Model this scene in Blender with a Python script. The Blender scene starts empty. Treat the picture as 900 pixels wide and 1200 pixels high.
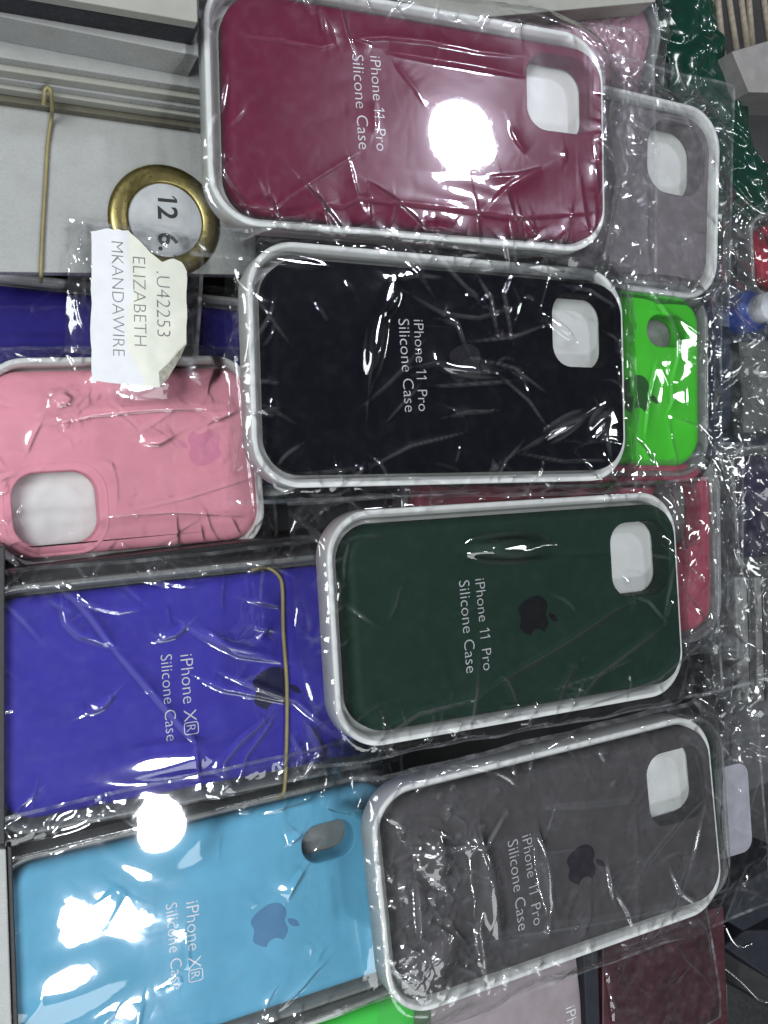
import bpy, math, random
import numpy as np
from mathutils import Matrix, Vector
from mathutils.geometry import tessellate_polygon

random.seed(7)
sc = bpy.context.scene
COL = sc.collection
# ------------------------------------------------------------------ camera geometry (1 unit = 1 cm)
F, RX, RY, H = 1100.0, -.010, -.41, 34.62
_cx, _sx, _cy, _sy = math.cos(RX), math.sin(RX), math.cos(RY), math.sin(RY)
CR = np.array([[_cy,0,_sy],[0,1,0],[-_sy,0,_cy]]) @ np.array([[1,0,0],[0,_cx,-_sx],[0,_sx,_cx]])
CAM = np.array([0,0,H])

def ray(px, py):
    d = CR @ np.array([(px-450)/F, -(py-600)/F, -1.0]); return d/np.linalg.norm(d)
def un(px, py, z):
    d = ray(px, py); return CAM + d*((z-H)/d[2])
def rotm(t, a, b):
    t, a, b = [math.radians(v) for v in (t, a, b)]
    c, s = math.cos(t), math.sin(t)
    Z = np.array([[c,-s,0],[s,c,0],[0,0,1]])
    Y = np.array([[math.cos(a),0,math.sin(a)],[0,1,0],[-math.sin(a),0,math.cos(a)]])
    X = np.array([[1,0,0],[0,math.cos(b),-math.sin(b)],[0,math.sin(b),math.cos(b)]])
    return Z@Y@X

class Pose:
    """where a package lies: origin at the middle of its underside, X along its length, Y across"""
    def __init__(s, anchor, px, z0, t, a=0, b=0):
        s.R = rotm(t, a, b); an = s.R @ np.array(anchor, float)
        w = un(px[0], px[1], z0+an[2]); s.O = np.array([w[0]-an[0], w[1]-an[1], z0])
    @classmethod
    def at(c, x, y, z0, t, a=0, b=0):
        s = c.__new__(c); s.R = rotm(t, a, b); s.O = np.array([x, y, z0], float); return s
    def local(s, px, py, h):
        """local point at height h above the underside seen at a picture point"""
        o = s.R.T @ (CAM - s.O); d = s.R.T @ ray(px, py); p = o + d*((h-o[2])/d[2]); return p[0], p[1]
    def matrix(s, lift=0):
        M = Matrix([list(r)+[0] for r in s.R] + [[0,0,0,1]]); o = s.O + s.R[:,2]*lift; M.translation = Vector(o); return M

# ------------------------------------------------------------------ object helpers
def link(name, me, mat=None, parent=None, M=None):
    o = bpy.data.objects.new(name, me); COL.objects.link(o)
    if mat and me is not None: me.materials.append(mat)
    if parent is not None: o.parent = parent
    if M is not None: o.matrix_world = M
    return o
def tag(o, label=None, cat=None, group=None, kind=None):
    if label: o['label'] = label
    if cat: o['category'] = cat
    if group: o['group'] = group
    if kind: o['kind'] = kind
    return o
def empty(name, M): return link(name, None, None, None, M)
def mesh(name, V, Fc, smooth=False):
    me = bpy.data.meshes.new(name); me.from_pydata([tuple(map(float, v)) for v in V], [], Fc); me.update()
    if smooth: me.polygons.foreach_set('use_smooth', [True]*len(me.polygons))
    return me
def rr(w, h, r, n=10, cx=0, cy=0):
    r = min(r, w/2-1e-3, h/2-1e-3); P = []
    for sx, sy, a0 in ((1,1,0),(-1,1,90),(-1,-1,180),(1,-1,270)):
        for k in range(n+1):
            a = math.radians(a0+90*k/n)
            P.append((cx+sx*(w/2-r)+r*math.cos(a), cy+sy*(h/2-r)+r*math.sin(a)))
    return P
def loft(rings, cap_top=False, cap_bot=False, V=None, Fc=None):
    V = V if V is not None else []; Fc = Fc if Fc is not None else []
    b0 = len(V); n = len(rings[0])
    for r in rings: V += r
    for k in range(len(rings)-1):
        for i in range(n):
            j = (i+1) % n; Fc.append((b0+k*n+i, b0+k*n+j, b0+(k+1)*n+j, b0+(k+1)*n+i))
    if cap_bot: Fc.append(tuple(b0+i for i in range(n))[::-1])
    if cap_top: Fc.append(tuple(b0+(len(rings)-1)*n+i for i in range(n)))
    return V, Fc
def lift(P, z): return [(x, y, z) for x, y in P]
def flatfill(loops, z, V, Fc):
    b0 = len(V)
    for l in loops: V += lift(l, z)
    pts = [Vector((x, y, 0)) for l in loops for x, y in l]
    for t in tessellate_polygon([[Vector((x, y, 0)) for x, y in l] for l in loops]):
        a, b, c = [pts[i] for i in t]
        if (b-a).cross(c-a).z < 0: t = t[::-1]
        Fc.append(tuple(b0+i for i in t))

# ------------------------------------------------------------------ materials
def nmat(name):
    m = bpy.data.materials.new(name); m.use_nodes = True; nt = m.node_tree; nt.nodes.clear()
    out = nt.nodes.new('ShaderNodeOutputMaterial'); return m, nt, out
def N(nt, t, **k):
    n = nt.nodes.new(t)
    for a, b in k.items():
        if a.startswith('i_'):
            key = a[2:].replace('_', ' '); n.inputs[key].default_value = b
        else: setattr(n, a, b)
    return n
def ramp(nt, src, a, b, va=0.0, vb=1.0):
    r = N(nt, 'ShaderNodeMapRange'); nt.links.new(src, r.inputs['Value'])
    for k, v in zip(('From Min','From Max','To Min','To Max'), (a, b, va, vb)): r.inputs[k].default_value = v
    return r.outputs[0]
def solid(name, col, rough=.45, metal=0., var=.12, scale=1.5, bump=.02, bscale=60, coat=0., spec=.5, trans=0., lucent=0.):
    m, nt, out = nmat(name); L = nt.links.new
    p = N(nt, 'ShaderNodeBsdfPrincipled'); tc = N(nt, 'ShaderNodeTexCoord')
    n1 = N(nt, 'ShaderNodeTexNoise', i_Scale=scale, i_Detail=6.0); L(tc.outputs['Object'], n1.inputs['Vector'])
    mx = N(nt, 'ShaderNodeMix', data_type='RGBA'); L(ramp(nt, n1.outputs['Fac'], .3, .7), mx.inputs['Factor'])
    c = np.array(col)
    mx.inputs['A'].default_value = (*np.clip(c*(1-var), 0, 1), 1); mx.inputs['B'].default_value = (*np.clip(c*(1+var), 0, 1), 1)
    L(mx.outputs['Result'], p.inputs['Base Color'])
    n2 = N(nt, 'ShaderNodeTexNoise', i_Scale=scale*5, i_Detail=8.0); L(tc.outputs['Object'], n2.inputs['Vector'])
    L(ramp(nt, n2.outputs['Fac'], .3, .7, rough*.8, min(1, rough*1.25)), p.inputs['Roughness'])
    p.inputs['Metallic'].default_value = metal; p.inputs['Specular IOR Level'].default_value = spec
    p.inputs['Coat Weight'].default_value = coat; p.inputs['Coat Roughness'].default_value = .12
    n3 = N(nt, 'ShaderNodeTexNoise', i_Scale=bscale, i_Detail=4.0); L(tc.outputs['Object'], n3.inputs['Vector'])
    bp = N(nt, 'ShaderNodeBump', i_Strength=.25, i_Distance=bump); L(n3.outputs['Fac'], bp.inputs['Height']); L(bp.outputs[0], p.inputs['Normal'])
    if lucent:
        t = N(nt, 'ShaderNodeBsdfTranslucent'); t.inputs[0].default_value = (*col, 1); ms = N(nt, 'ShaderNodeMixShader', i_Fac=lucent)
        L(p.outputs[0], ms.inputs[1]); L(t.outputs[0], ms.inputs[2]); L(ms.outputs[0], out.inputs[0])
    elif trans:
        t = N(nt, 'ShaderNodeBsdfTransparent'); ms = N(nt, 'ShaderNodeMixShader', i_Fac=trans)
        L(p.outputs[0], ms.inputs[1]); L(t.outputs[0], ms.inputs[2]); L(ms.outputs[0], out.inputs[0])
    else: L(p.outputs[0], out.inputs[0])
    return m
def filmmat(name, rough=.07, veil=.05, micro=1.0, tint=(.97,.975,.98), gain=1.7, veilcol=(.85,.87,.9), haze=.06):
    """thin clear poly film: see-through, mirror-like by Fresnel, a little milky where it is creased or scuffed"""
    m, nt, out = nmat(name); L = nt.links.new
    tc = N(nt, 'ShaderNodeTexCoord')
    w = N(nt, 'ShaderNodeTexNoise', i_Scale=.9, i_Detail=3.0); L(tc.outputs['Object'], w.inputs['Vector'])
    wa = N(nt, 'ShaderNodeVectorMath', operation='MULTIPLY_ADD'); wa.inputs[1].default_value = (1.1, 1.1, 1.1)
    L(w.outputs['Color'], wa.inputs[0]); L(tc.outputs['Object'], wa.inputs[2])
    def vor(s):
        v = N(nt, 'ShaderNodeTexVoronoi', feature='F1', i_Scale=s); L(wa.outputs[0], v.inputs['Vector']); return v.outputs['Distance']
    nz = N(nt, 'ShaderNodeTexNoise', i_Scale=1.1, i_Detail=2.0); L(tc.outputs['Object'], nz.inputs['Vector'])
    msk = ramp(nt, nz.outputs['Fac'], .45, .68)           # creased patches against taut ones
    a1 = N(nt, 'ShaderNodeMath', operation='MULTIPLY'); L(vor(1.0), a1.inputs[0]); L(msk, a1.inputs[1])
    a2 = N(nt, 'ShaderNodeMath', operation='MULTIPLY_ADD'); L(vor(4.5), a2.inputs[0]); a2.inputs[1].default_value = .10; L(a1.outputs[0], a2.inputs[2])
    a2b = N(nt, 'ShaderNodeMath', operation='MULTIPLY'); L(a2.outputs[0], a2b.inputs[0]); L(ramp(nt, nz.outputs['Fac'], .45, .68, 0, 1), a2b.inputs[1])
    bp = N(nt, 'ShaderNodeBump', i_Strength=.6, i_Distance=.05*micro); L(a2b.outputs[0], bp.inputs['Height'])
    fr = N(nt, 'ShaderNodeFresnel', i_IOR=1.48); L(bp.outputs[0], fr.inputs['Normal'])
    fg = N(nt, 'ShaderNodeMath', operation='MULTIPLY', use_clamp=True); L(fr.outputs[0], fg.inputs[0]); fg.inputs[1].default_value = gain
    g1 = N(nt, 'ShaderNodeBsdfGlossy', i_Roughness=rough); L(bp.outputs[0], g1.inputs['Normal'])
    g2 = N(nt, 'ShaderNodeBsdfGlossy', i_Roughness=.22); L(bp.outputs[0], g2.inputs['Normal'])
    gm = N(nt, 'ShaderNodeMixShader', i_Fac=haze); L(g1.outputs[0], gm.inputs[1]); L(g2.outputs[0], gm.inputs[2])
    tr = N(nt, 'ShaderNodeBsdfTransparent'); tr.inputs[0].default_value = (*tint, 1)
    di = N(nt, 'ShaderNodeBsdfDiffuse'); di.inputs[0].default_value = (*veilcol, 1)
    # scuffs: stretched fine noise
    mp = N(nt, 'ShaderNodeMapping'); mp.inputs['Scale'].default_value = (1, 1, 1); mp.inputs['Rotation'].default_value = (0,0,.6)
    L(tc.outputs['Object'], mp.inputs['Vector'])
    sn = N(nt, 'ShaderNodeTexNoise', i_Scale=2.2, i_Detail=5.0); L(mp.outputs[0], sn.inputs['Vector'])
    sv = N(nt, 'ShaderNodeMath', operation='MULTIPLY'); L(ramp(nt, sn.outputs['Fac'], .45, .85, .3, 1.3), sv.inputs[0]); L(ramp(nt, nz.outputs['Fac'], .35, .7, .5*veil, 1.6*veil), sv.inputs[1])
    at = N(nt, 'ShaderNodeAttribute', attribute_name='fold'); sa = N(nt, 'ShaderNodeMath', operation='MULTIPLY_ADD', use_clamp=True)
    L(ramp(nt, at.outputs['Fac'], .12, .9), sa.inputs[0]); sa.inputs[1].default_value = .04; L(sv.outputs[0], sa.inputs[2])
    base = N(nt, 'ShaderNodeMixShader'); L(sa.outputs[0], base.inputs[0]); L(tr.outputs[0], base.inputs[1]); L(di.outputs[0], base.inputs[2])
    fin = N(nt, 'ShaderNodeMixShader'); L(fg.outputs[0], fin.inputs[0]); L(base.outputs[0], fin.inputs[1]); L(gm.outputs[0], fin.inputs[2])
    L(fin.outputs[0], out.inputs[0]); return m

def srgb(r, g, b):
    return tuple(((v/255+.055)/1.055)**2.4 if v > 10 else v/255/12.92 for v in (r, g, b))
FILM = filmmat('clear_film', veil=.022)
FILM_DULL = filmmat('clear_film_milky', veil=.06, rough=.09)
FILM_SCUFF = filmmat('clear_film_scuffed', veil=.016, rough=.06, micro=.8, haze=.24)
FILM_FLAT = filmmat('clear_film_taut', veil=.004, rough=.045, micro=.05, haze=.02)
FILM_WASH = filmmat('clear_film_sheen', veil=.012, rough=.045, micro=.05, haze=.09)
FILM_GLOW = filmmat('clear_film_bright', veil=.014, rough=.04, micro=.0, haze=.42)
SEAM = filmmat('film_seam', veil=.13, rough=.12, micro=.5)
TRAYW = solid('white_tray_plastic', (.82,.83,.80), .36, var=.03, coat=.1, lucent=.22)
TRAYC = solid('clear_tray_plastic', (.30,.31,.30), .2, var=.1, coat=.5, trans=.45)
SILVER = solid('silver_print', (.55,.55,.56), .35, metal=.2, var=.05)
def silicone(name, c, rough=.55): return solid(name, c, rough, var=.07, scale=.8, bump=.004, bscale=180, coat=0, spec=.03 if max(c) < .02 else .12)

# ------------------------------------------------------------------ writing and the fruit emblem
def text_mesh(s, thin=-.012):
    if '1' not in s: return glyphs(s, thin)
    parts = []; cur = ''
    for ch in s:
        if ch == '1':
            if cur.strip(): parts.append(cur)
            parts.append('1'); cur = ''
        else: cur += ch
    if cur.strip(): parts.append(cur)
    V, P, x = [], [], 0.0; w = .042+thin
    for p in parts:
        if p == '1':                                       # a figure one with its flag
            v = [(.20-w, 0), (.20+w, 0), (.20+w, .70), (.20-w, .70), (.20-w, .615), (.03, .50), (.03, .58)]
            f = [(0,1,2,3), (3,6,5,4)]; v = np.array([(a, b, 0) for a, b in v]); adv = .20+w+.16
        else:
            v, f = glyphs(p.strip(), thin); v = v.copy(); v[:,0] -= v[:,0].min(); gap = .52 if p[0] == ' ' else .0
            v[:,0] += gap; adv = v[:,0].max()+(.42 if p[-1] == ' ' else .10)
        v = v.copy(); v[:,0] += x; P += [tuple(i+len(V) for i in q) for q in f]; V += [tuple(q) for q in v]; x += adv
    return np.array(V), P
def glyphs(s, thin=-.012):
    cu = bpy.data.curves.new('t', 'FONT'); cu.body = s; cu.size = 1; cu.offset = thin; cu.extrude = 0; cu.resolution_u = 3
    cu.fill_mode = 'FRONT'
    t = bpy.data.objects.new('t', cu); COL.objects.link(t)
    dg = bpy.context.evaluated_depsgraph_get(); me = bpy.data.meshes.new_from_object(t.evaluated_get(dg))
    bpy.data.objects.remove(t); bpy.data.curves.remove(cu)
    V = np.array([v.co[:] for v in me.vertices]); P = [tuple(p.vertices) for p in me.polygons]; bpy.data.meshes.remove(me)
    return V, P
def write(s, start, end, h, parent, mat, name='lettering', boxed=None, thin=-.012, width=None, squash=1.0):
    """text starting at start and reading towards end (both local x, y), lying at height h"""
    V, P = text_mesh(s, thin); x0, x1 = V[:,0].min(), V[:,0].max(); V[:,0] -= x0; ext = x1-x0
    if boxed:                                              # a letter in a small rounded frame closes the line
        B, Q = text_mesh(boxed, thin); B = B*.72; gx = ext+.20
        B[:,0] += gx-B[:,0].min(); B[:,1] += .10
        bw = B[:,0].max()-gx; n0 = len(V); V = np.vstack([V, B]); P += [tuple(i+n0 for i in q) for q in Q]
        o = rr(bw+.34, .80, .16, 5, gx+bw/2, .36); i_ = rr(bw+.24, .70, .12, 5, gx+bw/2, .36)
        n0 = len(V); m = len(o); V = np.vstack([V, [(x, y, 0) for x, y in o+i_]])
        P += [(n0+k, n0+(k+1)%m, n0+m+(k+1)%m, n0+m+k) for k in range(m)]; ext = gx+bw+.17
    s0 = np.array(start, float); d = np.array(end, float)-s0; ln = np.linalg.norm(d); d /= ln; up = np.array([-d[1], d[0]])
    k = (width or ln)/ext
    W = [(*(s0+d*v[0]*k+up*v[1]*k*squash), h) for v in V]
    return link(name, mesh(name, W, P), mat, parent)
def spline(P, n=6):
    out = []; m = len(P)
    for i in range(m):
        a, b, c, d = [np.array(P[(i+j) % m], float) for j in (-1, 0, 1, 2)]
        for k in range(n):
            t = k/n; out.append(tuple(.5*((2*b)+(c-a)*t+(2*a-5*b+4*c-d)*t*t+(3*b-a-3*c+d)*t**3)))
    return out
BODY = [(.44,.70),(.34,.745),(.22,.75),(.10,.69),(.02,.56),(.01,.42),(.05,.26),(.13,.11),(.23,.01),(.31,0),(.40,.035),(.46,.045),(.54,.03),
        (.63,0),(.71,.02),(.80,.13),(.865,.25),(.865,.262),(.79,.32),(.745,.42),(.755,.53),(.82,.62),(.81,.64),(.75,.70),(.65,.75),(.55,.735)]
LEAF = [(.43,.77),(.45,.88),(.53,.97),(.63,1.0),(.61,.89),(.54,.80)]
def emblem(c, size, up, h, parent, mat):
    up = np.array(up, float); rt = np.array([up[1], -up[0]]); V, Fc = [], []
    for L_ in (BODY, LEAF):
        P = [tuple(np.array(c)+size*((x-.44)*rt+(y-.45)*up)) for x, y in spline(L_)]
        flatfill([P], h, V, Fc)
    return link('emblem', mesh('emblem', V, Fc), mat, parent)

# ------------------------------------------------------------------ case and tray
def make_case(pose, lift_, col, label, group, Lc=14.8, Wc=7.5, hole=None, rim=None, off=(0, 0), rc=1.35, t=1.05, edge=.42, mat=None):
    root = empty('phone_case', pose.matrix(lift_)); tag(root, label, 'phone case', group)
    m = mat or silicone('silicone', col)
    prof = [(-.12, 0), (0, .1)] + [(-edge*(1-math.cos(math.radians(a))), t-edge+edge*math.sin(math.radians(a))) for a in range(0, 91, 15)]
    rings = [lift(rr(Lc+2*o, Wc+2*o, rc+o, 12, *off), z) for o, z in prof]
    rings.append(lift(rr(Lc-2*edge-.12, Wc-2*edge-.12, rc-edge-.06, 12, *off), t))
    V, Fc = loft(rings)
    loops = [rr(Lc-2*edge-.12, Wc-2*edge-.12, rc-edge-.06, 12, *off)]
    if hole:
        hx, hy, hw, hh, hr = hole; loops.append(rr(hw+.12, hh+.12, hr+.06, 8, hx, hy)[::-1])
    V2, F2 = [], []; flatfill(loops, t, V2, F2); b = len(V); V += V2; Fc += [tuple(b+i for i in f) for f in F2]
    link('body', mesh('body', V, Fc, True), m, root)
    if hole:
        R_ = [(0.06, t), (.03, t-.015), (0, t-.06), (0, .5), (-.02, .06)]
        rg = [lift(rr(hw+2*o, hh+2*o, hr+o, 8, hx, hy), z) for o, z in R_]
        V, Fc = loft(rg[::-1]); link('camera_opening', mesh('camera_opening', V, Fc, True), m, root)
        if rim:                                            # a raised frame round the opening
            w = hw+2*rim; v = hh+2*rim
            rg = [lift(rr(w+.16, v+.16, hr+rim, 8, hx, hy), t-.01), lift(rr(w+.08, v+.08, hr+rim, 8, hx, hy), t+.02),
                  lift(rr(w, v, hr+rim, 8, hx, hy), t+.02), lift(rr(w-.08, v-.08, hr+rim, 8, hx, hy), t-.01)]
            V, Fc = loft(rg); link('camera_frame', mesh('camera_frame', V, Fc, True), m, root)
    return root
def make_tray(pose, label, group, L=15.6, W=8.35, h=1.15, r=1.7, mat=None):
    P = [(.0, 0), (.05, .05), (.05, h-.12), (.05, h-.04), (.03, h), (-.01, h+.02), (-.11, h+.02), (-.14, h), (-.16, h-.04), (-.23, h-.12), (-.26, h-.25), (-.28, h-.5), (-.30, .16), (-.38, .10), (-.6, .09)]
    rings = [lift(rr(L+2*o, W+2*o, r+o, 12), z) for o, z in P]
    V, Fc = loft(rings, cap_top=True, cap_bot=True)
    o = link('packaging_tray', mesh('packaging_tray', V, Fc, True), mat or TRAYW, None, pose.matrix())
    o.data.polygons[len(o.data.polygons)-1].use_smooth = False
    return tag(o, label, 'tray', group)

# ------------------------------------------------------------------ crumpled film
def perlin(X, Y, seed):
    rs = np.random.RandomState(seed); G = rs.uniform(0, 2*np.pi, (64, 64))
    xi, yi = np.floor(X).astype(int), np.floor(Y).astype(int); xf, yf = X-xi, Y-yi
    def g(i, j, x, y): a = G[i % 64, j % 64]; return np.cos(a)*x+np.sin(a)*y
    u, v = xf**3*(xf*(xf*6-15)+10), yf**3*(yf*(yf*6-15)+10)
    a = g(xi, yi, xf, yf); b = g(xi+1, yi, xf-1, yf); c = g(xi, yi+1, xf, yf-1); d = g(xi+1, yi+1, xf-1, yf-1)
    return (a*(1-u)+b*u)*(1-v)+(c*(1-u)+d*u)*v
def sdf(X, Y, L, W, r):
    qx, qy = np.abs(X)-L/2+r, np.abs(Y)-W/2+r
    return np.hypot(np.maximum(qx, 0), np.maximum(qy, 0))+np.minimum(np.maximum(qx, qy), 0)-r
def smooth(a, b, x): t = np.clip((x-a)/(b-a), 0, 1); return t*t*(3-2*t)
def press(Z, X, Y, P, w, h, dx):
    """raise a crease of width w and height h along the polyline P, fading to both ends"""
    P = [np.array(p, float) for p in P]; ln = [np.linalg.norm(b-a) for a, b in zip(P, P[1:])]; T = sum(ln); pad = 12*w
    x0, x1 = min(p[0] for p in P)-pad, max(p[0] for p in P)+pad; y0, y1 = min(p[1] for p in P)-pad, max(p[1] for p in P)+pad
    i0, i1 = max(0, int((x0-X[0,0])/dx)), min(X.shape[1], int((x1-X[0,0])/dx)+2)
    j0, j1 = max(0, int((y0-Y[0,0])/dx)), min(X.shape[0], int((y1-Y[0,0])/dx)+2)
    if i1-i0 < 2 or j1-j0 < 2: return
    x, y = X[j0:j1, i0:i1], Y[j0:j1, i0:i1]; best = np.full(x.shape, 1e9); tt = np.zeros(x.shape); acc = 0; side = np.zeros(x.shape)
    for (a, b), l in zip(zip(P, P[1:]), ln):
        if l < 1e-4: continue
        u = np.clip(((x-a[0])*(b[0]-a[0])+(y-a[1])*(b[1]-a[1]))/l**2, 0, 1)
        dd = np.hypot(x-a[0]-u*(b[0]-a[0]), y-a[1]-u*(b[1]-a[1])); m = dd < best
        sd = ((x-a[0])*(b[1]-a[1])-(y-a[1])*(b[0]-a[0])) > 0
        best[m] = dd[m]; tt[m] = (acc+u*l)[m]/T; side[m] = sd[m]; acc += l
    long = best/(w*5.0); sharp = (best/(w*.8))**1.5                   # steeper on one side, like a real fold
    Z[j0:j1, i0:i1] += h*np.sin(np.pi*np.clip(tt*.96+.02, 0, 1))**.6*np.exp(-np.where(side > .5, sharp, long**1.15))
LAMPS = {}
def aim(Z, X, Y, pose, ztop, px, py, lamp_key, ra, rb, ang, k=2.5):
    """tilt a taut patch of film so that it mirrors a lamp to the camera"""
    cx, cy = pose.local(px, py, ztop); w = pose.O+pose.R@np.array([cx, cy, ztop])
    a = CAM-w; a /= np.linalg.norm(a); b = LAMPS[lamp_key]-w; b /= np.linalg.norm(b); n = pose.R.T@(a+b)
    sx, sy = -n[0]/n[2], -n[1]/n[2]; c, s_ = math.cos(math.radians(ang)), math.sin(math.radians(ang))
    dx_, dy_ = X-cx, Y-cy; u, v = (dx_*c+dy_*s_)/ra, (-dx_*s_+dy_*c)/rb; q = np.exp(-(u*u+v*v)**k)
    # flatten what is there and lay the tilted patch in
    zc = float(Z[min(Z.shape[0]-1, max(0, int((cy-Y[0,0])/(Y[1,0]-Y[0,0])))), min(Z.shape[1]-1, max(0, int((cx-X[0,0])/(X[0,1]-X[0,0]))))])
    zc += .8*(abs(sx*c+sy*s_)*ra+abs(-sx*s_+sy*c)*rb)
    Z += q*.95*(zc+sx*dx_+sy*dy_-Z)
def make_bag(pose, label, group, L, W, ztop, margins, seed, folds=(), n_in=20, n_out=110, und=.05, mat=None, drop=1.0, dx=.046, clump=None, billow=1.0, flat=None, aims=(), fk=.75):
    ml, mr, mb, mt = margins; rs = np.random.RandomState(seed); rr_ = random.Random(seed)
    xs = np.arange(-L/2-ml, L/2+mr, dx); ys = np.arange(-W/2-mb, W/2+mt, dx); X, Y = np.meshgrid(xs, ys)
    d = sdf(X, Y, L+.15, W+.15, 1.5)
    wob = perlin(X/2.1+9, Y/2.1+3, seed)*.9
    off = smooth(-.05, 1.3, d+wob*np.clip(d, 0, 1)*.8)
    Z = ztop+.05-drop*off
    ins = 1-smooth(-.7, .2, d)
    amp = .07+.7*smooth(-.4, .5, d)
    if clump:
        for (px, py, r, a) in clump:
            cx, cy = pose.local(px, py, ztop); amp = amp+a*np.exp(-((X-cx)**2+(Y-cy)**2)/r**2)
    if flat:
        for (px, py, r) in flat:
            cx, cy = pose.local(px, py, ztop); amp = amp*(1-np.exp(-(((X-cx)**2+(Y-cy)**2)/r**2)**2))
    D = np.zeros_like(X)
    D += und*(perlin(X/4.6+seed, Y/4.6, seed+1)+.35*perlin(X/2.3, Y/2.3+seed, seed+2))*(1 if not flat else np.clip(amp*4, 0, 1))
    D += billow*.09*amp*np.abs(perlin(X/1.5+1.3*perlin(X/3, Y/3, seed+9), Y/1.5, seed+3))
    D += billow*.035*amp*np.abs(perlin(X/.6+2*perlin(X/2, Y/2, seed+8), Y/.6, seed+4))
    Z += D
    for pts, w, h in folds:
        press(Z, X, Y, [pose.local(px, py, ztop) for px, py in pts], w*.8, h*fk, dx)
    for am in aims: aim(Z, X, Y, pose, ztop, *am)
    def rnd(n, inside):
        for _ in range(n):
            for _t in range(30):
                x, y = rs.uniform(xs[0], xs[-1]), rs.uniform(ys[0], ys[-1]); dd = float(sdf(np.array(x), np.array(y), L, W, 1.5))
                if (inside and dd < -.4) or (not inside and dd > -.5): break
            if aims and any(math.hypot(x-pose.local(q[0], q[1], ztop)[0], y-pose.local(q[0], q[1], ztop)[1]) < max(q[3], q[4]) for q in aims): continue
            if flat and any(math.hypot(x-pose.local(p, q, ztop)[0], y-pose.local(p, q, ztop)[1]) < r*1.1 for p, q, r in flat): continue
            if inside: a = rs.uniform(0, np.pi); l = rs.exponential(1.0)+.3
            else:
                a = rs.choice([0, np.pi/2])+rs.normal(0, .6); l = rs.exponential(.9)+.25
            bend = rs.normal(0, .5); P = [(x, y)]
            for k in range(4): a += bend/4+rs.normal(0, .12); P.append((P[-1][0]+math.cos(a)*l/4, P[-1][1]+math.sin(a)*l/4))
            press(Z, X, Y, P, rs.uniform(.04, .09), rs.uniform(.015, .05)*(.7 if inside else 1.3), dx)
    rnd(n_in, True); rnd(n_out, False)
    if clump:
        for (px, py, r, a) in clump:
            cx, cy = pose.local(px, py, ztop)
            for _ in range(int(55*a*r)):
                x, y = cx+rs.normal(0, r*.6), cy+rs.normal(0, r*.6); an = rs.uniform(0, np.pi); l = rs.exponential(.5)+.2
                press(Z, X, Y, [(x, y), (x+l/2*math.cos(an), y+l/2*math.sin(an)), (x+l*math.cos(an+.4), y+l*math.sin(an+.4))], rs.uniform(.04, .07), rs.uniform(.012, .04), dx)
    floor = ztop+.02-drop
    Z = np.maximum(Z, np.where(d < .05, ztop+.015, floor))
    # sharply folded film turns milky along the fold
    lap = np.zeros_like(Z); lap[1:-1,1:-1] = np.abs(4*Z[1:-1,1:-1]-Z[:-2,1:-1]-Z[2:,1:-1]-Z[1:-1,:-2]-Z[1:-1,2:])/dx**2
    lap[1:-1,1:-1] = (lap[1:-1,1:-1]*2+lap[:-2,1:-1]+lap[2:,1:-1]+lap[1:-1,:-2]+lap[1:-1,2:])/6
    # uneven cut edges of the bag
    ex = .10*perlin(Y/3, Y*0+.5, seed+5); ey = .12*perlin(X/3, X*0+.5, seed+6)
    XX = X+ex*smooth(L/2, L/2+mr, np.abs(X)); YY = Y+ey*smooth(W/2, W/2+mb, np.abs(Y))
    ny, nx = X.shape
    V = np.stack([XX, YY, Z], -1).reshape(-1, 3).astype(np.float32)
    def grid(V, ny, nx, name):
        i = (np.arange(ny-1)[:, None]*nx+np.arange(nx-1)[None, :]).ravel()
        Q = np.stack([i, i+1, i+nx+1, i+nx], 1).astype(np.int32); me = bpy.data.meshes.new(name)
        me.vertices.add(len(V)); me.vertices.foreach_set('co', V.ravel()); me.loops.add(Q.size); me.loops.foreach_set('vertex_index', Q.ravel())
        me.polygons.add(len(Q)); me.polygons.foreach_set('loop_start', np.arange(0, Q.size, 4, dtype=np.int32)); me.polygons.foreach_set('loop_total', np.full(len(Q), 4, np.int32))
        me.polygons.foreach_set('use_smooth', np.ones(len(Q), bool)); me.update(calc_edges=True); return me
    root = empty('plastic_bag', pose.matrix()); tag(root, label, 'plastic bag', group)
    fme = grid(V, ny, nx, 'film'); at = fme.attributes.new('fold', 'FLOAT', 'POINT'); at.data.foreach_set('value', np.clip(lap.ravel()/14, 0, 1).astype(np.float32))
    link('film', fme, mat or FILM, root)
    G = V.reshape(ny, nx, 3)
    k = 4                                                  # welded seams along the two long edges and one end
    for sl in (G[:k, :], G[-k:, :], G[:, -k:]):
        s = sl.copy(); s[..., 2] += .012; link('seam', grid(s.reshape(-1, 3), s.shape[0], s.shape[1], 'seam'), SEAM, root)
    return root

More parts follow.
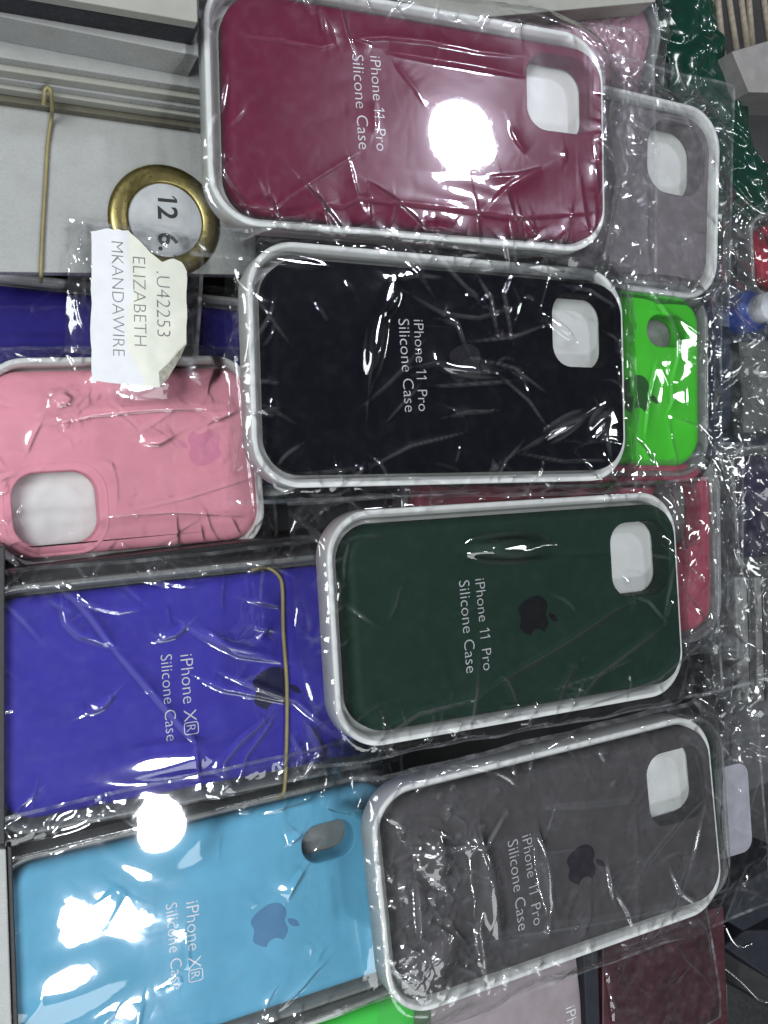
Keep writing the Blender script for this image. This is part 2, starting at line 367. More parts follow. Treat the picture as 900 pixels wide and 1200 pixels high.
# ------------------------------------------------------------------ generic solids
def prism(px, z0, z1, name, mat, label, cat, group=None, r=.05, parent=None):
    """a real box whose top face has the given picture corners at height z1"""
    P = [un(x, y, z1)[:2] for x, y in px]
    return boxpoly(P, z0, z1, name, mat, label, cat, group, r, parent)
def boxpoly(P, z0, z1, name, mat, label=None, cat=None, group=None, r=.05, parent=None):
    P = [np.array(p, float) for p in P]
    if sum(a[0]*b[1]-a[1]*b[0] for a, b in zip(P, P[1:]+P[:1])) < 0: P = P[::-1]
    c = sum(P)/len(P); V = [(*p, z0) for p in P]+[(*p, z1) for p in P]; n = len(P)
    Fc = [tuple(range(n))[::-1], tuple(range(n, 2*n))]+[(i, (i+1) % n, n+(i+1) % n, n+i) for i in range(n)]
    V = [(v[0]-c[0], v[1]-c[1], v[2]-z0) for v in V]
    o = link(name, mesh(name, V, Fc), mat, parent, Matrix.Translation((c[0], c[1], z0)))
    b = o.modifiers.new('b', 'BEVEL'); b.width = r; b.segments = 3
    if cat: tag(o, label, cat, group)
    return o
def tube(P, r, name, mat, flatz=1.0, n=8, parent=None):
    P = [np.array(p, float) for p in P]; V, Fc = [], []
    for i, p in enumerate(P):
        t = P[min(i+1, len(P)-1)]-P[max(i-1, 0)]; t /= np.linalg.norm(t); a = np.cross(t, (0,0,1)); a /= max(np.linalg.norm(a), 1e-6); b = np.cross(a, t)
        for k in range(n):
            an = 2*math.pi*k/n; V.append(p+r*(math.cos(an)*a*flatz+math.sin(an)*b))
    for i in range(len(P)-1):
        for k in range(n): Fc.append((i*n+k, i*n+(k+1) % n, (i+1)*n+(k+1) % n, (i+1)*n+k))
    Fc += [tuple(range(n)), tuple(range((len(P)-1)*n, len(P)*n))[::-1]]
    c = P[0]; return link(name, mesh(name, [v-c for v in V], Fc, True), mat, parent, Matrix.Translation(Vector(c)) if parent is None else None)
def curve3(P, n=8):
    out = []
    for i in range(len(P)-1):
        a, b, c, d = [np.array(P[max(0, min(len(P)-1, i+j))], float) for j in (-1, 0, 1, 2)]
        for k in range(n):
            t = k/n; out.append(.5*((2*b)+(c-a)*t+(2*a-5*b+4*c-d)*t*t+(3*b-a-3*c+d)*t**3))
    out.append(np.array(P[-1], float)); return out

# ================================================================== SETTING
V = [(-60,-60,-6.3),(90,-60,-6.3),(90,70,-6.3),(-60,70,-6.3)]
tag(link('tabletop', mesh('tabletop', V, [(0,1,2,3)]), solid('dark_table', (.02,.02,.021), .5, scale=.3)), 'dark shop table under the pile of packages', None, None, 'structure')

# ================================================================== THE FOUR LARGE PACKAGES, RIGHT COLUMN
GC, GT, GB = 'phone cases lying on the pile', 'packaging trays round the phone cases', 'clear plastic bags round the packages'
ZB = 2.5
POSES = {
 'maroon': Pose.at(14.99, 13.86, ZB, 1.62, -2.4, .5),
 'black':  Pose.at(16.28, 4.91, ZB, 1.66, 1.0, -.1),
 'green':  Pose.at(19.18, -4.17, ZB, 3.06, 1.4, -1.5),
 'grey':   Pose.at(21.09, -13.89, ZB, 5.87, .2, -1.1)}
HOLES = {'maroon': (5.88, 1.76, 2.95, 2.9, .85), 'black': (5.88, 1.74, 2.95, 2.9, .85), 'green': (5.88, 1.55, 2.95, 3.0, .85), 'grey': (5.88, 1.45, 2.95, 3.0, .85)}
cols = {'maroon': (.125,.006,.032), 'black': (.003,.003,.007), 'green': (.010,.029,.019), 'grey': (.068,.064,.066)}
emb = {'maroon': (.15,.008,.034), 'black': (.009,.009,.013), 'green': (.006,.007,.008), 'grey': (.02,.018,.024)}
lab = {'maroon': ('maroon silicone phone case with square camera opening and bright round glare', 'white tray holding the maroon phone case', 'clear crinkled bag over the maroon phone case'),
 'black': ('navy black silicone phone case with square camera opening', 'white tray holding the navy black phone case', 'clear bag with pulled folds over the navy black phone case'),
 'green': ('dark green silicone phone case with square camera opening', 'white tray holding the dark green phone case', 'clear bag with one long diagonal crease over the dark green phone case'),
 'grey': ('charcoal grey silicone phone case with square camera opening', 'white tray holding the charcoal grey phone case', 'scuffed crackled clear bag over the charcoal grey phone case')}
txt = {'maroon': ((433,66),(441,177),(412,64),(420,175)), 'black': ((484,375),(490,482),(466,374),(474,483)),
       'green': ((556,679),(566,786),(537,681),(546,789)), 'grey': ((611,980),(625,1085),(594,986),(607,1091))}
logo = {'maroon': (520,135), 'black': (548,427), 'green': (628,721), 'grey': (684,1012)}
folds = {
 'maroon': [([(283,42),(330,48),(375,57),(393,52)],.06,.06),([(374,5),(377,22),(380,40)],.09,.10),([(378,10),(386,30),(394,53)],.06,.05),([(408,47),(450,45),(500,50),(560,62),(600,66)],.08,.09),
   ([(455,62),(500,70),(560,80),(612,90)],.12,.12),([(463,77),(485,105),(497,125)],.05,.05),([(340,258),(385,240),(400,243),(420,233),(470,238),(530,245),(600,255),(690,250)],.09,.10),
   ([(632,198),(600,215),(578,235),(566,250)],.10,.12),([(628,200),(604,206),(572,208)],.08,.09),([(597,150),(603,165),(614,180)],.07,.07),
   ([(700,165),(730,195),(742,205)],.12,.16),([(560,0),(620,12),(680,35),(705,60)],.08,.1),([(300,262),(340,230),(420,180)],.04,.04)],
 'black': [([(430,468),(432,425),(440,385),(452,350),(462,328)],.16,.16),([(430,470),(455,448),(475,428),(492,405)],.09,.08),([(462,328),(490,322),(520,326)],.07,.07),
   ([(485,430),(510,424),(535,432),(570,433)],.13,.16),([(518,375),(535,378),(545,405)],.09,.11),([(505,452),(545,450),(600,446)],.07,.08),([(480,345),(520,368),(560,372),(600,360)],.08,.08),
   ([(525,488),(545,482),(578,481)],.09,.10),([(605,530),(650,503),(700,477)],.10,.13),([(700,477),(708,500),(716,538)],.10,.13),([(605,530),(660,540),(716,538)],.07,.06),
   ([(560,325),(575,350),(582,390)],.06,.08),([(600,322),(590,345),(600,400)],.06,.07),([(550,400),(600,395),(640,380)],.05,.06),([(430,548),(480,522),(545,506)],.05,.06),
   ([(555,420),(600,430),(640,460)],.05,.05),([(585,440),(620,470),(640,500)],.05,.05),([(660,335),(690,340),(722,360)],.06,.07)],
 'green': [([(430,880),(455,858),(490,835),(540,823),(557,818)],.07,.12),([(557,818),(600,790),(660,755),(720,715),(760,695)],.12,.09),([(665,835),(700,790),(740,760),(777,733)],.09,.10),
   ([(670,828),(676,812),(683,795)],.06,.07),([(670,832),(720,815),(770,795),(800,770),(850,730),(880,712)],.08,.12),([(550,640),(600,636),(660,648),(740,646),(790,640)],.22,.06),
   ([(745,700),(760,705),(777,725)],.07,.07),([(790,660),(782,700),(778,725)],.07,.07),([(640,810),(700,790),(745,770)],.05,.05)],
 'grey': [([(560,990),(563,1040),(560,1090),(570,1150)],.22,.14),([(640,975),(632,1000),(645,1050),(640,1095),(610,1100)],.22,.13),([(486,1030),(490,1070),(492,1100)],.12,.12),
   ([(760,1105),(790,1060),(805,1020)],.07,.08),([(785,1020),(795,1045),(822,1065)],.06,.08),([(822,960),(815,990),(810,1010)],.10,.10),([(710,1010),(714,1035),(718,1055)],.07,.07),
   ([(640,948),(690,945),(740,940)],.09,.07),([(722,1048),(732,1065),(740,1085)],.08,.08),([(520,1110),(600,1095),(700,1080),(850,1050)],.06,.07),([(590,955),(570,990),(500,1000)],.06,.08),
   ([(735,1060),(760,1010),(800,960),(830,930)],.06,.05)]}
def lamp(key, px, py, z, nrm, dist, kind, size, L_, name, col, size_y=None):
    p = un(px, py, z); d = ray(px, py); n_ = np.array(nrm, float); n_ /= np.linalg.norm(n_); r_ = d-2*d.dot(n_)*n_
    li = bpy.data.lights.new(name, 'AREA'); li.shape = kind; li.size = size
    if size_y: li.size_y = size_y
    area = math.pi*size*size/4 if kind == 'DISK' else size*(size_y or size)
    li.energy = L_*area*math.pi; li.color = col
    o = bpy.data.objects.new(name, li); COL.objects.link(o); o.location = Vector(p+r_*dist)
    q_ = Vector(r_).to_track_quat('Z', 'Y').to_matrix() @ Matrix.Rotation(math.radians(90), 3, 'Z'); o.rotation_euler = q_.to_euler(); LAMPS[key] = np.array(p+r_*dist); return o
def soft(x, y, z, tx, ty, size, L_):  # soft fill panel added for the light, not a fitting of the shop
    li = bpy.data.lights.new('soft_fill_panel', 'AREA'); li.shape = 'SQUARE'; li.size = size; li.energy = L_*size*size*math.pi; li.color = (.93,.98,1)
    o = bpy.data.objects.new('soft_fill_panel', li); COL.objects.link(o); o.location = (x, y, z)
    LAMPS['D'] = np.array([x, y, z], float)
    o.rotation_euler = (Vector((x, y, z))-Vector((tx, ty, 0))).to_track_quat('Z', 'Y').to_euler()
soft(-75, 15, 150, 14, 0, 70, 16)  # fill added from the left to brighten trays and left column
soft(45, -165, 150, 14, 0, 90, 4.5)  # weaker fill added for milky sheens in the tilted film patches
PK_ = Pose((-5.15, -3.55, 1.2), (-4,658), -4.6, 4.2)
BL_ = Pose((-7.55, 4.0, 1.2), (-24,705), -1.8, 4.3)
LB_ = Pose((-7.55, 4.0, 1.2), (-6,1026), -1.75, 6.2)
lamp('A', 535, 156, 3.8, POSES['maroon'].R[:,2], 150, 'DISK', 12.5, 110, 'ceiling_lamp', (.85,.84,1))
lamp('B', 190, 965, -.6, LB_.R@np.array([-.045,-.055,1]), 150, 'DISK', 12.5, 120, 'ceiling_lamp', (.90,.93,1))
lamp('C', 606, 642, 3.8, POSES['green'].R@np.array([.17,.10,1]), 200, 'RECTANGLE', 60, 45, 'tube_lamp', (.95,1,.97), 6)
AIMS = {'maroon': [(535,157,'A',1.9,1.9,0), (545,228,'A',1.7,.45,-8,1.3)],
        'black': [(440,395,'A',1.3,.34,78,2.0), (457,345,'A',.8,.34,68,2.0), (545,432,'A',1.1,.22,-6,2.0), (650,380,'A',.9,.2,-35,2.0), (655,503,'B',1.0,.26,28,2.0), (700,500,'B',.7,.35,60), (345,307,'A',1.3,.16,-3)],
        'green': [(605,642,'C',1.9,.45,-2,2.0)], 'grey': [(572,1050,'D',.40,1.9,6,1.4),(505,1130,'D',1.2,.8,30,1.2),(638,1030,'D',.22,1.4,4,1.4),(510,1010,'D',.5,.9,0,1.3)]}
marg = {'maroon': (.6, 3.2, 1.0, 1.0), 'black': (.75, 1.3, .55, .6), 'green': (1.1, 3.0, .6, .55), 'grey': (.4, 3.6, 1.3, .6)}
for i, k in enumerate(('maroon', 'black', 'green', 'grey')):
    p = POSES[k]; T = 1.22
    tr = make_tray(p, lab[k][1], GT)
    c = make_case(p, .18, cols[k], lab[k][0], GC, Lc=15.13, Wc=7.5, hole=HOLES[k], off=(.37, -.03), edge=.4)
    em = solid('emblem_'+k, emb[k], .4, var=.05, spec=.2)
    h = 1.05+.010
    s = lambda q: p.local(q[0], q[1], 1.2)
    a, b, a2, b2 = txt[k]
    write('iPhone 11 Pro', s(a), s(b), h, c, SILVER); write('Silicone Case', s(a2), s(b2), h, c, SILVER)
    emblem(s(logo[k]), 1.75, (1, 0), h+.004, c, em)
    make_bag(p, lab[k][2], GB, 15.6, 8.35, 1.27, marg[k], 11+i*7, folds[k], n_in={'maroon':9,'black':12,'green':8,'grey':44}[k], n_out=170,
             und={'maroon':.03,'black':.05,'green':.02,'grey':.06}[k], mat={'maroon':FILM_GLOW,'black':FILM_FLAT,'green':FILM_FLAT,'grey':FILM_SCUFF}[k],
             clump=[(510,1040,2.2,.8),(500,1150,1.6,.7)] if k == 'grey' else [(600,380,1.8,.2),(690,345,1.3,.15)] if k == 'black' else None,
             aims=AIMS.get(k, ()), drop=1.0, fk={'black':.7,'green':.65,'maroon':.5,'grey':1.0}.get(k, .75))

# ================================================================== CASES UNDERNEATH, SHOWING AT THE RIGHT
def under(key, pose, col, labs, hole, mats=(TRAYW, FILM), L=14.8, W=7.5, rim=None, logo=None, embc=None, marg=(.3, 1.6, .6, .6), seed=0, tray=True, tl=.8, n_out=120, lines=None, aims=(), fk=.75, drop=1.0, ztop=1.24, rc=1.35, clump=None, n_in=16, folds=(), flat=None, und=.06):
    if tray: make_tray(pose, labs[1], GT, L=L+tl, W=W+.85, mat=mats[0])
    c = make_case(pose, .14, col, labs[0], GC, Lc=L, Wc=W, hole=hole, rim=rim, rc=rc)
    if logo: emblem(pose.local(logo[0], logo[1], 1.2), logo[2], logo[3], 1.062, c, solid('emblem_'+key, embc, .4, var=.05, spec=.2))
    if lines:
        for ln_ in lines: write(ln_[0], pose.local(*ln_[1], 1.2), pose.local(*ln_[2], 1.2), 1.062, c, SILVER, boxed=ln_[3] if len(ln_) > 3 else None)
    if labs[2]: make_bag(pose, labs[2], GB, L+.8, W+.85, ztop, marg, seed, folds, n_in=n_in, n_out=n_out, mat=mats[1], clump=clump, flat=flat, und=und, aims=aims, drop=drop, fk=fk)
    return c
TR = lambda L, W: (L/2, W/2, 1.2)
under('lavender', Pose(TR(14.8,7.6), (836,140), .9, -1.3, -.5, 0), (.17,.15,.16), ('pale lavender grey phone case half under the maroon one', 'white tray under the lavender grey phone case', 'crinkled bag over the lavender grey phone case'),
      (5.4, 1.75, 3.0, 3.1, 1.1), mats=(TRAYW, FILM_DULL), rim=.22, seed=41, marg=(.2, 1.6, .9, 1.9), n_out=150)
under('lime', Pose(TR(14.8,7.3), (822,350), .9, .5), (.06,.50,.03), ('bright lime green phone case with small oval camera opening', 'white tray under the lime green phone case', 'crinkled bag over the lime green phone case'),
      (5.5, 2.1, 2.1, 1.35, .66), seed=52, logo=(748,462,1.9,(1,0)), embc=(.02,.09,.02), marg=(.2,1.6,.5,.5), mats=(TRAYC, FILM_FLAT), n_in=3,
      folds=[([(765,345),(785,375),(793,400),(793,420),(787,445)],.1,.13),([(768,425),(760,460),(755,510)],.07,.1),([(786,450),(787,470),(782,482)],.08,.1)])
under('rose', Pose(TR(14.8,7.3), (836,545), .75, 1.0), (.42,.07,.11), ('rose red phone case half under the dark green one', 'clear tray under the rose red phone case', 'crinkled bag over the rose red phone case'),
      (5.35, 1.5, 2.7, 3.0, .9), seed=63, mats=(TRAYC, FILM_DULL), marg=(.2, 2.2, .8, .6))
under('sage', Pose(TR(14.8,7.5), (838,848), .7, 5.0), (.02,.055,.04), ('deep green phone case mostly hidden between dark green and charcoal ones', 'clear tray under the mostly hidden deep green phone case', None),
      None, mats=(TRAYC, FILM), seed=66)
under('sparkle', Pose(TR(14.8,7.5), (772,12), -.9, -13), (.36,.20,.25), ('dusty pink phone case at the top edge beside the green bag', 'clear tray under the dusty pink phone case', 'crackled bag over the dusty pink phone case'),
      None, mats=(TRAYC, FILM_DULL), seed=71, marg=(.2, .9, .6, .6), n_out=150, rc=1.5, clump=[(720,60,1.8,.6)])

# ================================================================== LEFT COLUMN
# dark indigo case under the pink one
under('indigo', Pose((0, 4.1, 1.2), (150,338), -6.0, -1.2), (.018,.012,.17), ('indigo phone case showing as a strip above the pink case', 'clear tray holding the indigo phone case strip', 'clear bag over the indigo strip below the white box'),
      None, mats=(TRAYW, FILM_FLAT), L=15.2, W=7.5, seed=81, marg=(.6,.6,.4,.5))
# pink case, camera end to the left
pk = PK_; phx, phy = pk.local(66, 596, 1.1)
pc = under('pink', pk, (.74,.29,.36), ('pink phone case with large square camera opening at its left end', 'white tray holding the pink phone case', 'glossy creased bag over the pink phone case'),
      (phx, phy, 3.15, 2.85, .95), L=10.3, W=7.15, rim=.3, fk=.8, seed=92, tl=.3, marg=(.5,.3,.5,.5), logo=(236,524,1.75,(-1,0)), embc=(.66,.23,.34), und=.10, n_in=30,
      mats=(TRAYW, FILM_SCUFF), clump=[(85,480,1.0,.4)], aims=[(165,447,'B',1.9,.9,4,2.5),(228,428,'B',.9,.9,30,2.5),(70,470,'B',.35,.25,30)],
      folds=[([(60,496),(110,486),(180,480),(265,478)],.10,.12),([(163,519),(185,519),(203,510)],.14,.15),([(235,480),(255,490),(278,480)],.13,.14),([(120,605),(200,600),(292,604)],.09,.09),
             ([(130,603),(220,583),(305,556)],.05,.05),([(275,405),(283,480),(300,610)],.07,.10),([(30,530),(38,510),(46,495)],.08,.1),([(30,590),(22,600),(28,615)],.05,.06),([(45,640),(80,625),(118,610)],.05,.07)])
# blue case
bl = BL_
under('blue', bl, (.042,.034,.33), ('royal blue phone case with a rubber band round it', 'clear tray holding the royal blue phone case', 'shiny creased bag over the royal blue phone case'),
      None, L=15.1, W=7.9, seed=103, marg=(.1,.5,.04,.6), mats=(TRAYC, FILM_WASH), logo=(322,806,1.9,(1,0)), embc=(.012,.012,.05), fk=1.15, und=.07, n_in=26,
      lines=[('iPhone X', (211,768), (217,862), 'R'), ('Silicone Case', (188,768), (195,869))], aims=[(182,893,'B',2.2,.65,0,2.0)],
      folds=[([(73,713),(76,730),(92,745),(127,756)],.10,.12),([(85,700),(105,722),(130,757)],.07,.08),([(130,757),(180,815),(237,882)],.06,.09),([(187,750),(205,744),(218,733)],.1,.12),([(218,733),(245,750),(280,768),(330,776)],.10,.12),
             ([(238,740),(265,758),(310,768)],.06,.07),([(238,797),(262,808),(300,815),(340,824)],.09,.12),([(262,790),(300,806),(345,822),(390,860)],.08,.1),([(105,835),(120,828),(131,816)],.1,.12),
             ([(263,912),(262,893),(280,870),(312,843)],.08,.12),([(279,918),(288,885),(318,845)],.07,.1),([(297,735),(310,738),(300,748)],.07,.1),([(290,703),(310,707),(330,712)],.09,.1),
             ([(335,905),(330,890),(345,880),(352,895)],.07,.09),([(340,860),(352,885),(345,912)],.07,.09),([(360,850),(372,880),(355,912)],.06,.08)])
# light blue case
lb = LB_
hx, hy = lb.local(384, 985, 1.1)
under('sky', lb, (.12,.38,.56), ('sky blue phone case with wide oval camera opening', 'clear tray holding the sky blue phone case', 'bag with large white glare over the sky blue phone case'),
      (hx, hy, 2.2, 1.5, .7), L=15.1, W=7.9, seed=114, marg=(.15,.15,.5,1.7), drop=-.14,
      aims=[(80,1148,'B',2.6,1.1,3,1.8),(432,1062,'B',.6,2.2,0,1.3),(190,965,'B',2.0,2.0,0,3.0)], mats=(TRAYC, FILM_WASH), logo=(320,1083,1.9,(1,0)), embc=(.07,.20,.36), und=.08, n_in=14, n_out=50,
      lines=[('iPhone X', (218,1058), (222,1152), 'R'), ('Silicone Case', (194,1060), (202,1161))],
      folds=[([(337,1052),(345,1035),(355,1020)],.12,.13),([(338,988),(350,980),(352,976)],.1,.1),([(425,1030),(428,1080),(430,1140)],.2,.15),([(368,1000),(375,985),(384,970)],.06,.08)])

# supports of real packages beneath
BLK = solid('black_card', (.012,.012,.013), .45)
DKG = solid('dark_grey_card', (.05,.05,.052), .5)
for q, z0, z1, lb_ in (([(8,668),(395,622),(385,760),(8,790)], -6.2, -1.95, 'black flat box in the gap between pink and royal blue cases'),
                   ([(25,985),(420,945),(425,1240),(25,1300)], -6.2, -1.85, 'black flat box under the sky blue case')):
    prism(q, z0, z1, 'flat_box', BLK, lb_, 'box')

# white stack in the top-left corner
WH = solid('white_gloss_card', (.29,.295,.285), .28, var=.05, coat=.25); WH2 = solid('ivory_card', (.27,.27,.235), .35, var=.06)
OL = solid('olive_edge_card', (.075,.068,.045), .5); BK2 = solid('black_gloss_card', (.014,.015,.021), .5, coat=0, spec=.2)
prism([(-60,95),(300,151),(300,322),(-60,318)], -1.75, -1.2, 'white_box', WH, 'large white box carrying the brass ring', 'box', 'white boxes stacked in the corner')
layers = [(-1.19,-.75,OL,118,151,300,'thin dark olive box edge right behind the brass ring box'), (-.74,-.2,WH2,103,138,290,'lowest thin ivory box above the dark olive edge'), (-.19,.25,WH,92,128,290,'thin white box second above the dark olive edge'),
          (.26,.8,WH2,82,117,290,'thin ivory box third above the dark olive edge'), (.81,1.3,WH,67,104,290,'thin white box right below the widest white band'), (1.31,3.0,WH,19,66,233,'tall white box directly below the glossy black box'),
          (3.01,4.1,BK2,-6,36,232,'glossy black box between two white boxes')]
for z0, z1, m, yl, yr, xr, lb_ in layers:
    s = (yr-yl)/235
    A = un(-60, yl-60*s, z1); B = un(xr, yl+xr*s, z1); d = B-A; d /= np.linalg.norm(d); n_ = np.array([-d[1], d[0]])
    P = [A[:2], B[:2], B[:2]+n_*9, A[:2]+n_*9]
    boxpoly(P, z0, z1, 'flat_box', m, lb_, 'box', 'white boxes stacked in the corner' if m in (WH, WH2) else None)
A = un(-60, -25, 4.6); B = un(232, 26, 4.6); d = (B-A)/np.linalg.norm(B-A); n_ = np.array([-d[1], d[0]])
boxpoly([A[:2], B[:2], B[:2]+n_*8, A[:2]+n_*8], 4.11, 4.6, 'flat_box', WH2, 'ivory box at the very top of the corner stack', 'box', 'white boxes stacked in the corner')

# brass ring with printed disc
BR = solid('brass', (.30,.25,.10), .33, metal=1.0, var=.12, bump=.01)
c = un(194, 258, -1.1)
ring = empty('brass_ring', Matrix.Translation((c[0], c[1], -1.19))); tag(ring, 'brass ring round a white disc printed with numbers', 'ring')
V, Fc = [], []
prof = [(1.36,0),(1.38,.13),(1.45,.17),(1.9,.15),(2.05,.10),(2.1,0)]; n = 64
for r_, z in prof[::-1]: V += [(r_*math.cos(2*math.pi*k/n), r_*math.sin(2*math.pi*k/n), z) for k in range(n)]
for q in range(len(prof)-1):
    for k in range(n): Fc.append((q*n+k, q*n+(k+1) % n, (q+1)*n+(k+1) % n, (q+1)*n+k))
link('band', mesh('band', V, Fc, True), BR, ring)
disc = link('printed_disc', mesh('printed_disc', [(1.37*math.cos(2*math.pi*k/n), 1.37*math.sin(2*math.pi*k/n), .05) for k in range(n)], [tuple(range(n))]), solid('white_disc', (.42,.43,.44), .4), ring)
INK = solid('black_ink', (.02,.02,.02), .5)
def rl(px, py): w = un(px, py, -1.1); return w[0]-c[0], w[1]-c[1]
write('12', rl(185,228), rl(186,256), .056, ring, INK, 'print', thin=.02); write('6.1', rl(186,272), rl(187,305), .056, ring, INK, 'print', thin=.02)

# rubber bands
RB = solid('rubber_band', (.20,.17,.075), .5, var=.15)
def band(P, lb_, r=.075):
    o = tube(curve3(P), r, 'rubber_band', RB); tag(o, lb_, 'rubber band', 'rubber bands round the packages'); return o
z = -1.08
band([un(51,122,.1), un(52,112,.3), un(53,105,.35), un(57,103,.4), un(60,110,.35), un(61,128,-.3), un(60,140,-.95), un(56,170,z), un(53,220,z), un(50,270,z), un(48,316,z), un(48,325,-1.5), un(48,330,-2.6)], 'thin tan rubber band lying straight on the white box')
z = -.38
band([un(295,668,-1.0), un(312,665,-.6), un(326,674,-.4), un(331,690,z), un(332,740,z), un(336,800,z), un(336,860,z), un(334,915,z), un(330,932,-.5), un(316,937,-1.0)], 'olive rubber band wrapped round the royal blue case', .08)

# torn paper label
paper = [(107,271),(128,268),(150,271),(163,282),(176,296),(190,307),(203,303),(213,307),(219,318),(219,360),(219,402),(212,418),(202,432),(194,446),(187,454),(165,452),(140,449),(108,447),(106,400),(107,340)]
zt = -.42
P = [un(x, y, zt)[:2] for x, y in paper]; cc = sum(P)/len(P)
V = []; Fc = []
dense = []
for a, b in zip(P, P[1:]+P[:1]):
    for k in range(4): dense.append(tuple(a+(b-a)*k/4-cc+np.array([random.uniform(-.03,.03), random.uniform(-.03,.03)])))
flatfill([dense], .015, V, Fc); b0 = len(V); nn = len(dense); V += lift(dense, 0); Fc += [(i, b0+i, b0+(i+1) % nn, (i+1) % nn) for i in range(nn)]
root = empty('paper_label', Matrix.Translation((cc[0], cc[1], zt)) @ Matrix.Rotation(math.radians(1.5), 4, 'Y')); tag(root, 'torn white paper label with printed name and number', 'label')
PW = solid('white_paper', (.62,.63,.64), .65, var=.04); PY = solid('cream_paper', (.64,.64,.56), .65, var=.05)
link('sheet', mesh('sheet', V, Fc), PW, root)
cream = [(151,272),(163,282),(176,296),(190,307),(203,303),(213,307),(218.5,318),(218.5,402),(212,418),(202,432),(187,453),(172,452),(160,430),(150,410),(147,385),(156,340),(150,300)]
V, Fc = [], []; flatfill([[tuple(un(x, y, zt)[:2]-cc) for x, y in cream]], .024, V, Fc); link('torn_layer', mesh('torn_layer', V, Fc), PY, root)
curl = [(219,402),(208,413),(198,425),(186,436),(187,454),(196,444),(206,428)]
V, Fc = [], []; flatfill([[tuple(un(x, y, zt)[:2]-cc) for x, y in curl]], .0, V, Fc)
V = [(x, y, .03+.10*(0.5+0.5*math.sin(i*1.7))) for i, (x, y, z_) in enumerate(V)]; link('curled_corner', mesh('curled_corner', V, Fc), solid('paper_back', (.28,.27,.22), .7, var=.4, scale=6), root)
LI = solid('grey_ink', (.16,.16,.16), .6, var=.4, scale=5)
pl = lambda x, y: tuple(un(x, y, zt)[:2]-cc)
write('.U42253', pl(183,318), pl(184,394), .032, root, LI, 'print', thin=-.016); write('ELIZABETH', pl(155,301), pl(157,405), .032, root, LI, 'print', thin=-.018)
write('MKANDAWIRE', pl(130,283), pl(132,417), .022, root, LI, 'print', thin=-.018)
# small bag the label is stuck on
lp = Pose.at(*un(150,345,-.9)[:2], -.8, -2)
make_bag(lp, 'small torn clear bag behind the paper label', GB, 3.6, 3.4, .1, (.35,.9,.6,.8), 131, n_in=20, n_out=60, drop=.15, und=.1, mat=FILM, clump=[(200,300,1.0,.5)])

# ================================================================== CLUTTER ROUND THE EDGES
prism([(360,-40),(800,-70),(768,2),(530,24)], -1, 1.6, 'white_box', WH2, 'ivory box edge along the top behind the maroon case', 'box')
prism([(-40,995),(7,995),(15,1240),(-40,1240)], -6.2, .0, 'white_box', WH, 'white box edge at the bottom left corner', 'box')
prism([(-40,640),(6,640),(6,990),(-40,990)], -6.2, -.1, 'black_box', BLK, 'black box edge left of the royal blue case', 'box')
prism([(8,992),(14,992),(23,1240),(16,1240)], -6.2, -.1, 'black_strip', BLK, 'thin black strip between the white box and the sky blue case', 'strip')

# bottom packages
PKG = solid('rosy_grey_card', (.20,.17,.18), .4, var=.1); MRN = solid('dark_maroon_card', (.045,.012,.018), .35, var=.35, scale=.7, coat=.3)
gl = under('leaf', Pose((0, 3.75, 1.2), (430,1163), -2.4, 8.5), (.05,.42,.06), ('leaf green phone case corner at the bottom edge', 'clear tray under the leaf green phone case', None), None, L=10, W=6, mats=(TRAYC, FILM), seed=140)
pb = prism([(505,1150),(672,1090),(690,1260),(505,1270)], -2.6, .4, 'package', PKG, 'rosy grey package at the bottom edge with white lettering', 'package', 'packages at the bottom edge')
o_ = pb.location
def plb(px, py): w = un(px, py, .42); return w[0]-o_[0], w[1]-o_[1]
write('iPhone', plb(663,1182), plb(668,1232), 3.008, pb, SILVER)
prism([(682,1088),(700,1084),(705,1260),(690,1262)], -2.6, .8, 'black_strip', BK2, 'glossy black edge between rosy grey and dark maroon packages', 'strip')
prism([(706,1100),(848,1062),(855,1260),(706,1260)], -2.6, .2, 'package', MRN, 'dark maroon glossy package at the bottom edge', 'package', 'packages at the bottom edge')
mb = Pose.at(*un(775,1150,.2)[:2], -.6, 8)
make_bag(mb, 'wrinkled film over the dark maroon package', GB, 5.5, 5, .95, (.3,.4,.4,.4), 151, n_in=30, n_out=20, drop=.3, und=.2, mat=FILM)

# right-hand clutter
def case_edge(px, z0, z1, col, lb_, lt):
    """a tray with a case in it, only its left end in the frame"""
    (x0, y0), (x1, y1) = px; a = un(x0, y0, z1); b = un(x1, y1, z1); d = b-a; W = np.linalg.norm(d[:2]); ang = math.degrees(math.atan2(d[1], d[0]))+90
    p = Pose((-5.6, W/2, z1-z0), (x0, y0), z0, ang)
    make_tray(p, lt, GT, L=11.2, W=W, h=z1-z0-.05, r=.9, mat=TRAYC)
    make_case(p, .14, col, lb_, GC, Lc=10.3, Wc=W-.9, rc=.8, t=z1-z0-.1)
case_edge([(858,525),(866,668)], -2.2, -1.0, (.012,.008,.035), 'dark purple phone case at the right edge', 'white tray round the dark purple phone case')
case_edge([(880,250),(884,345)], -2.2, -1.0, (.28,.01,.03), 'red phone case at the right edge', 'white tray round the red phone case')
GRM = solid('brushed_grey_card', (.22,.22,.21), .35, var=.2, scale=3, coat=.3); GRD = solid('dark_grey_gloss', (.05,.05,.05), .25, coat=.4)
for k, (x0, x1, m, lb_) in enumerate(((862,876,GRM,'pale grey box edge nearest the green tray'), (877,884,GRD,'narrow dark grey box edge below the purple case'), (885,893,GRM,'pale grey box edge between two dark ones'), (894,930,GRD,'dark grey box at the very right edge'))):
    prism([(x0,676),(x1,676),(x1+4,822),(x0+4,822)], -3, -.6-.25*k, 'flat_box', m, lb_, 'box', 'boxes stood on edge at the right', r=.12)
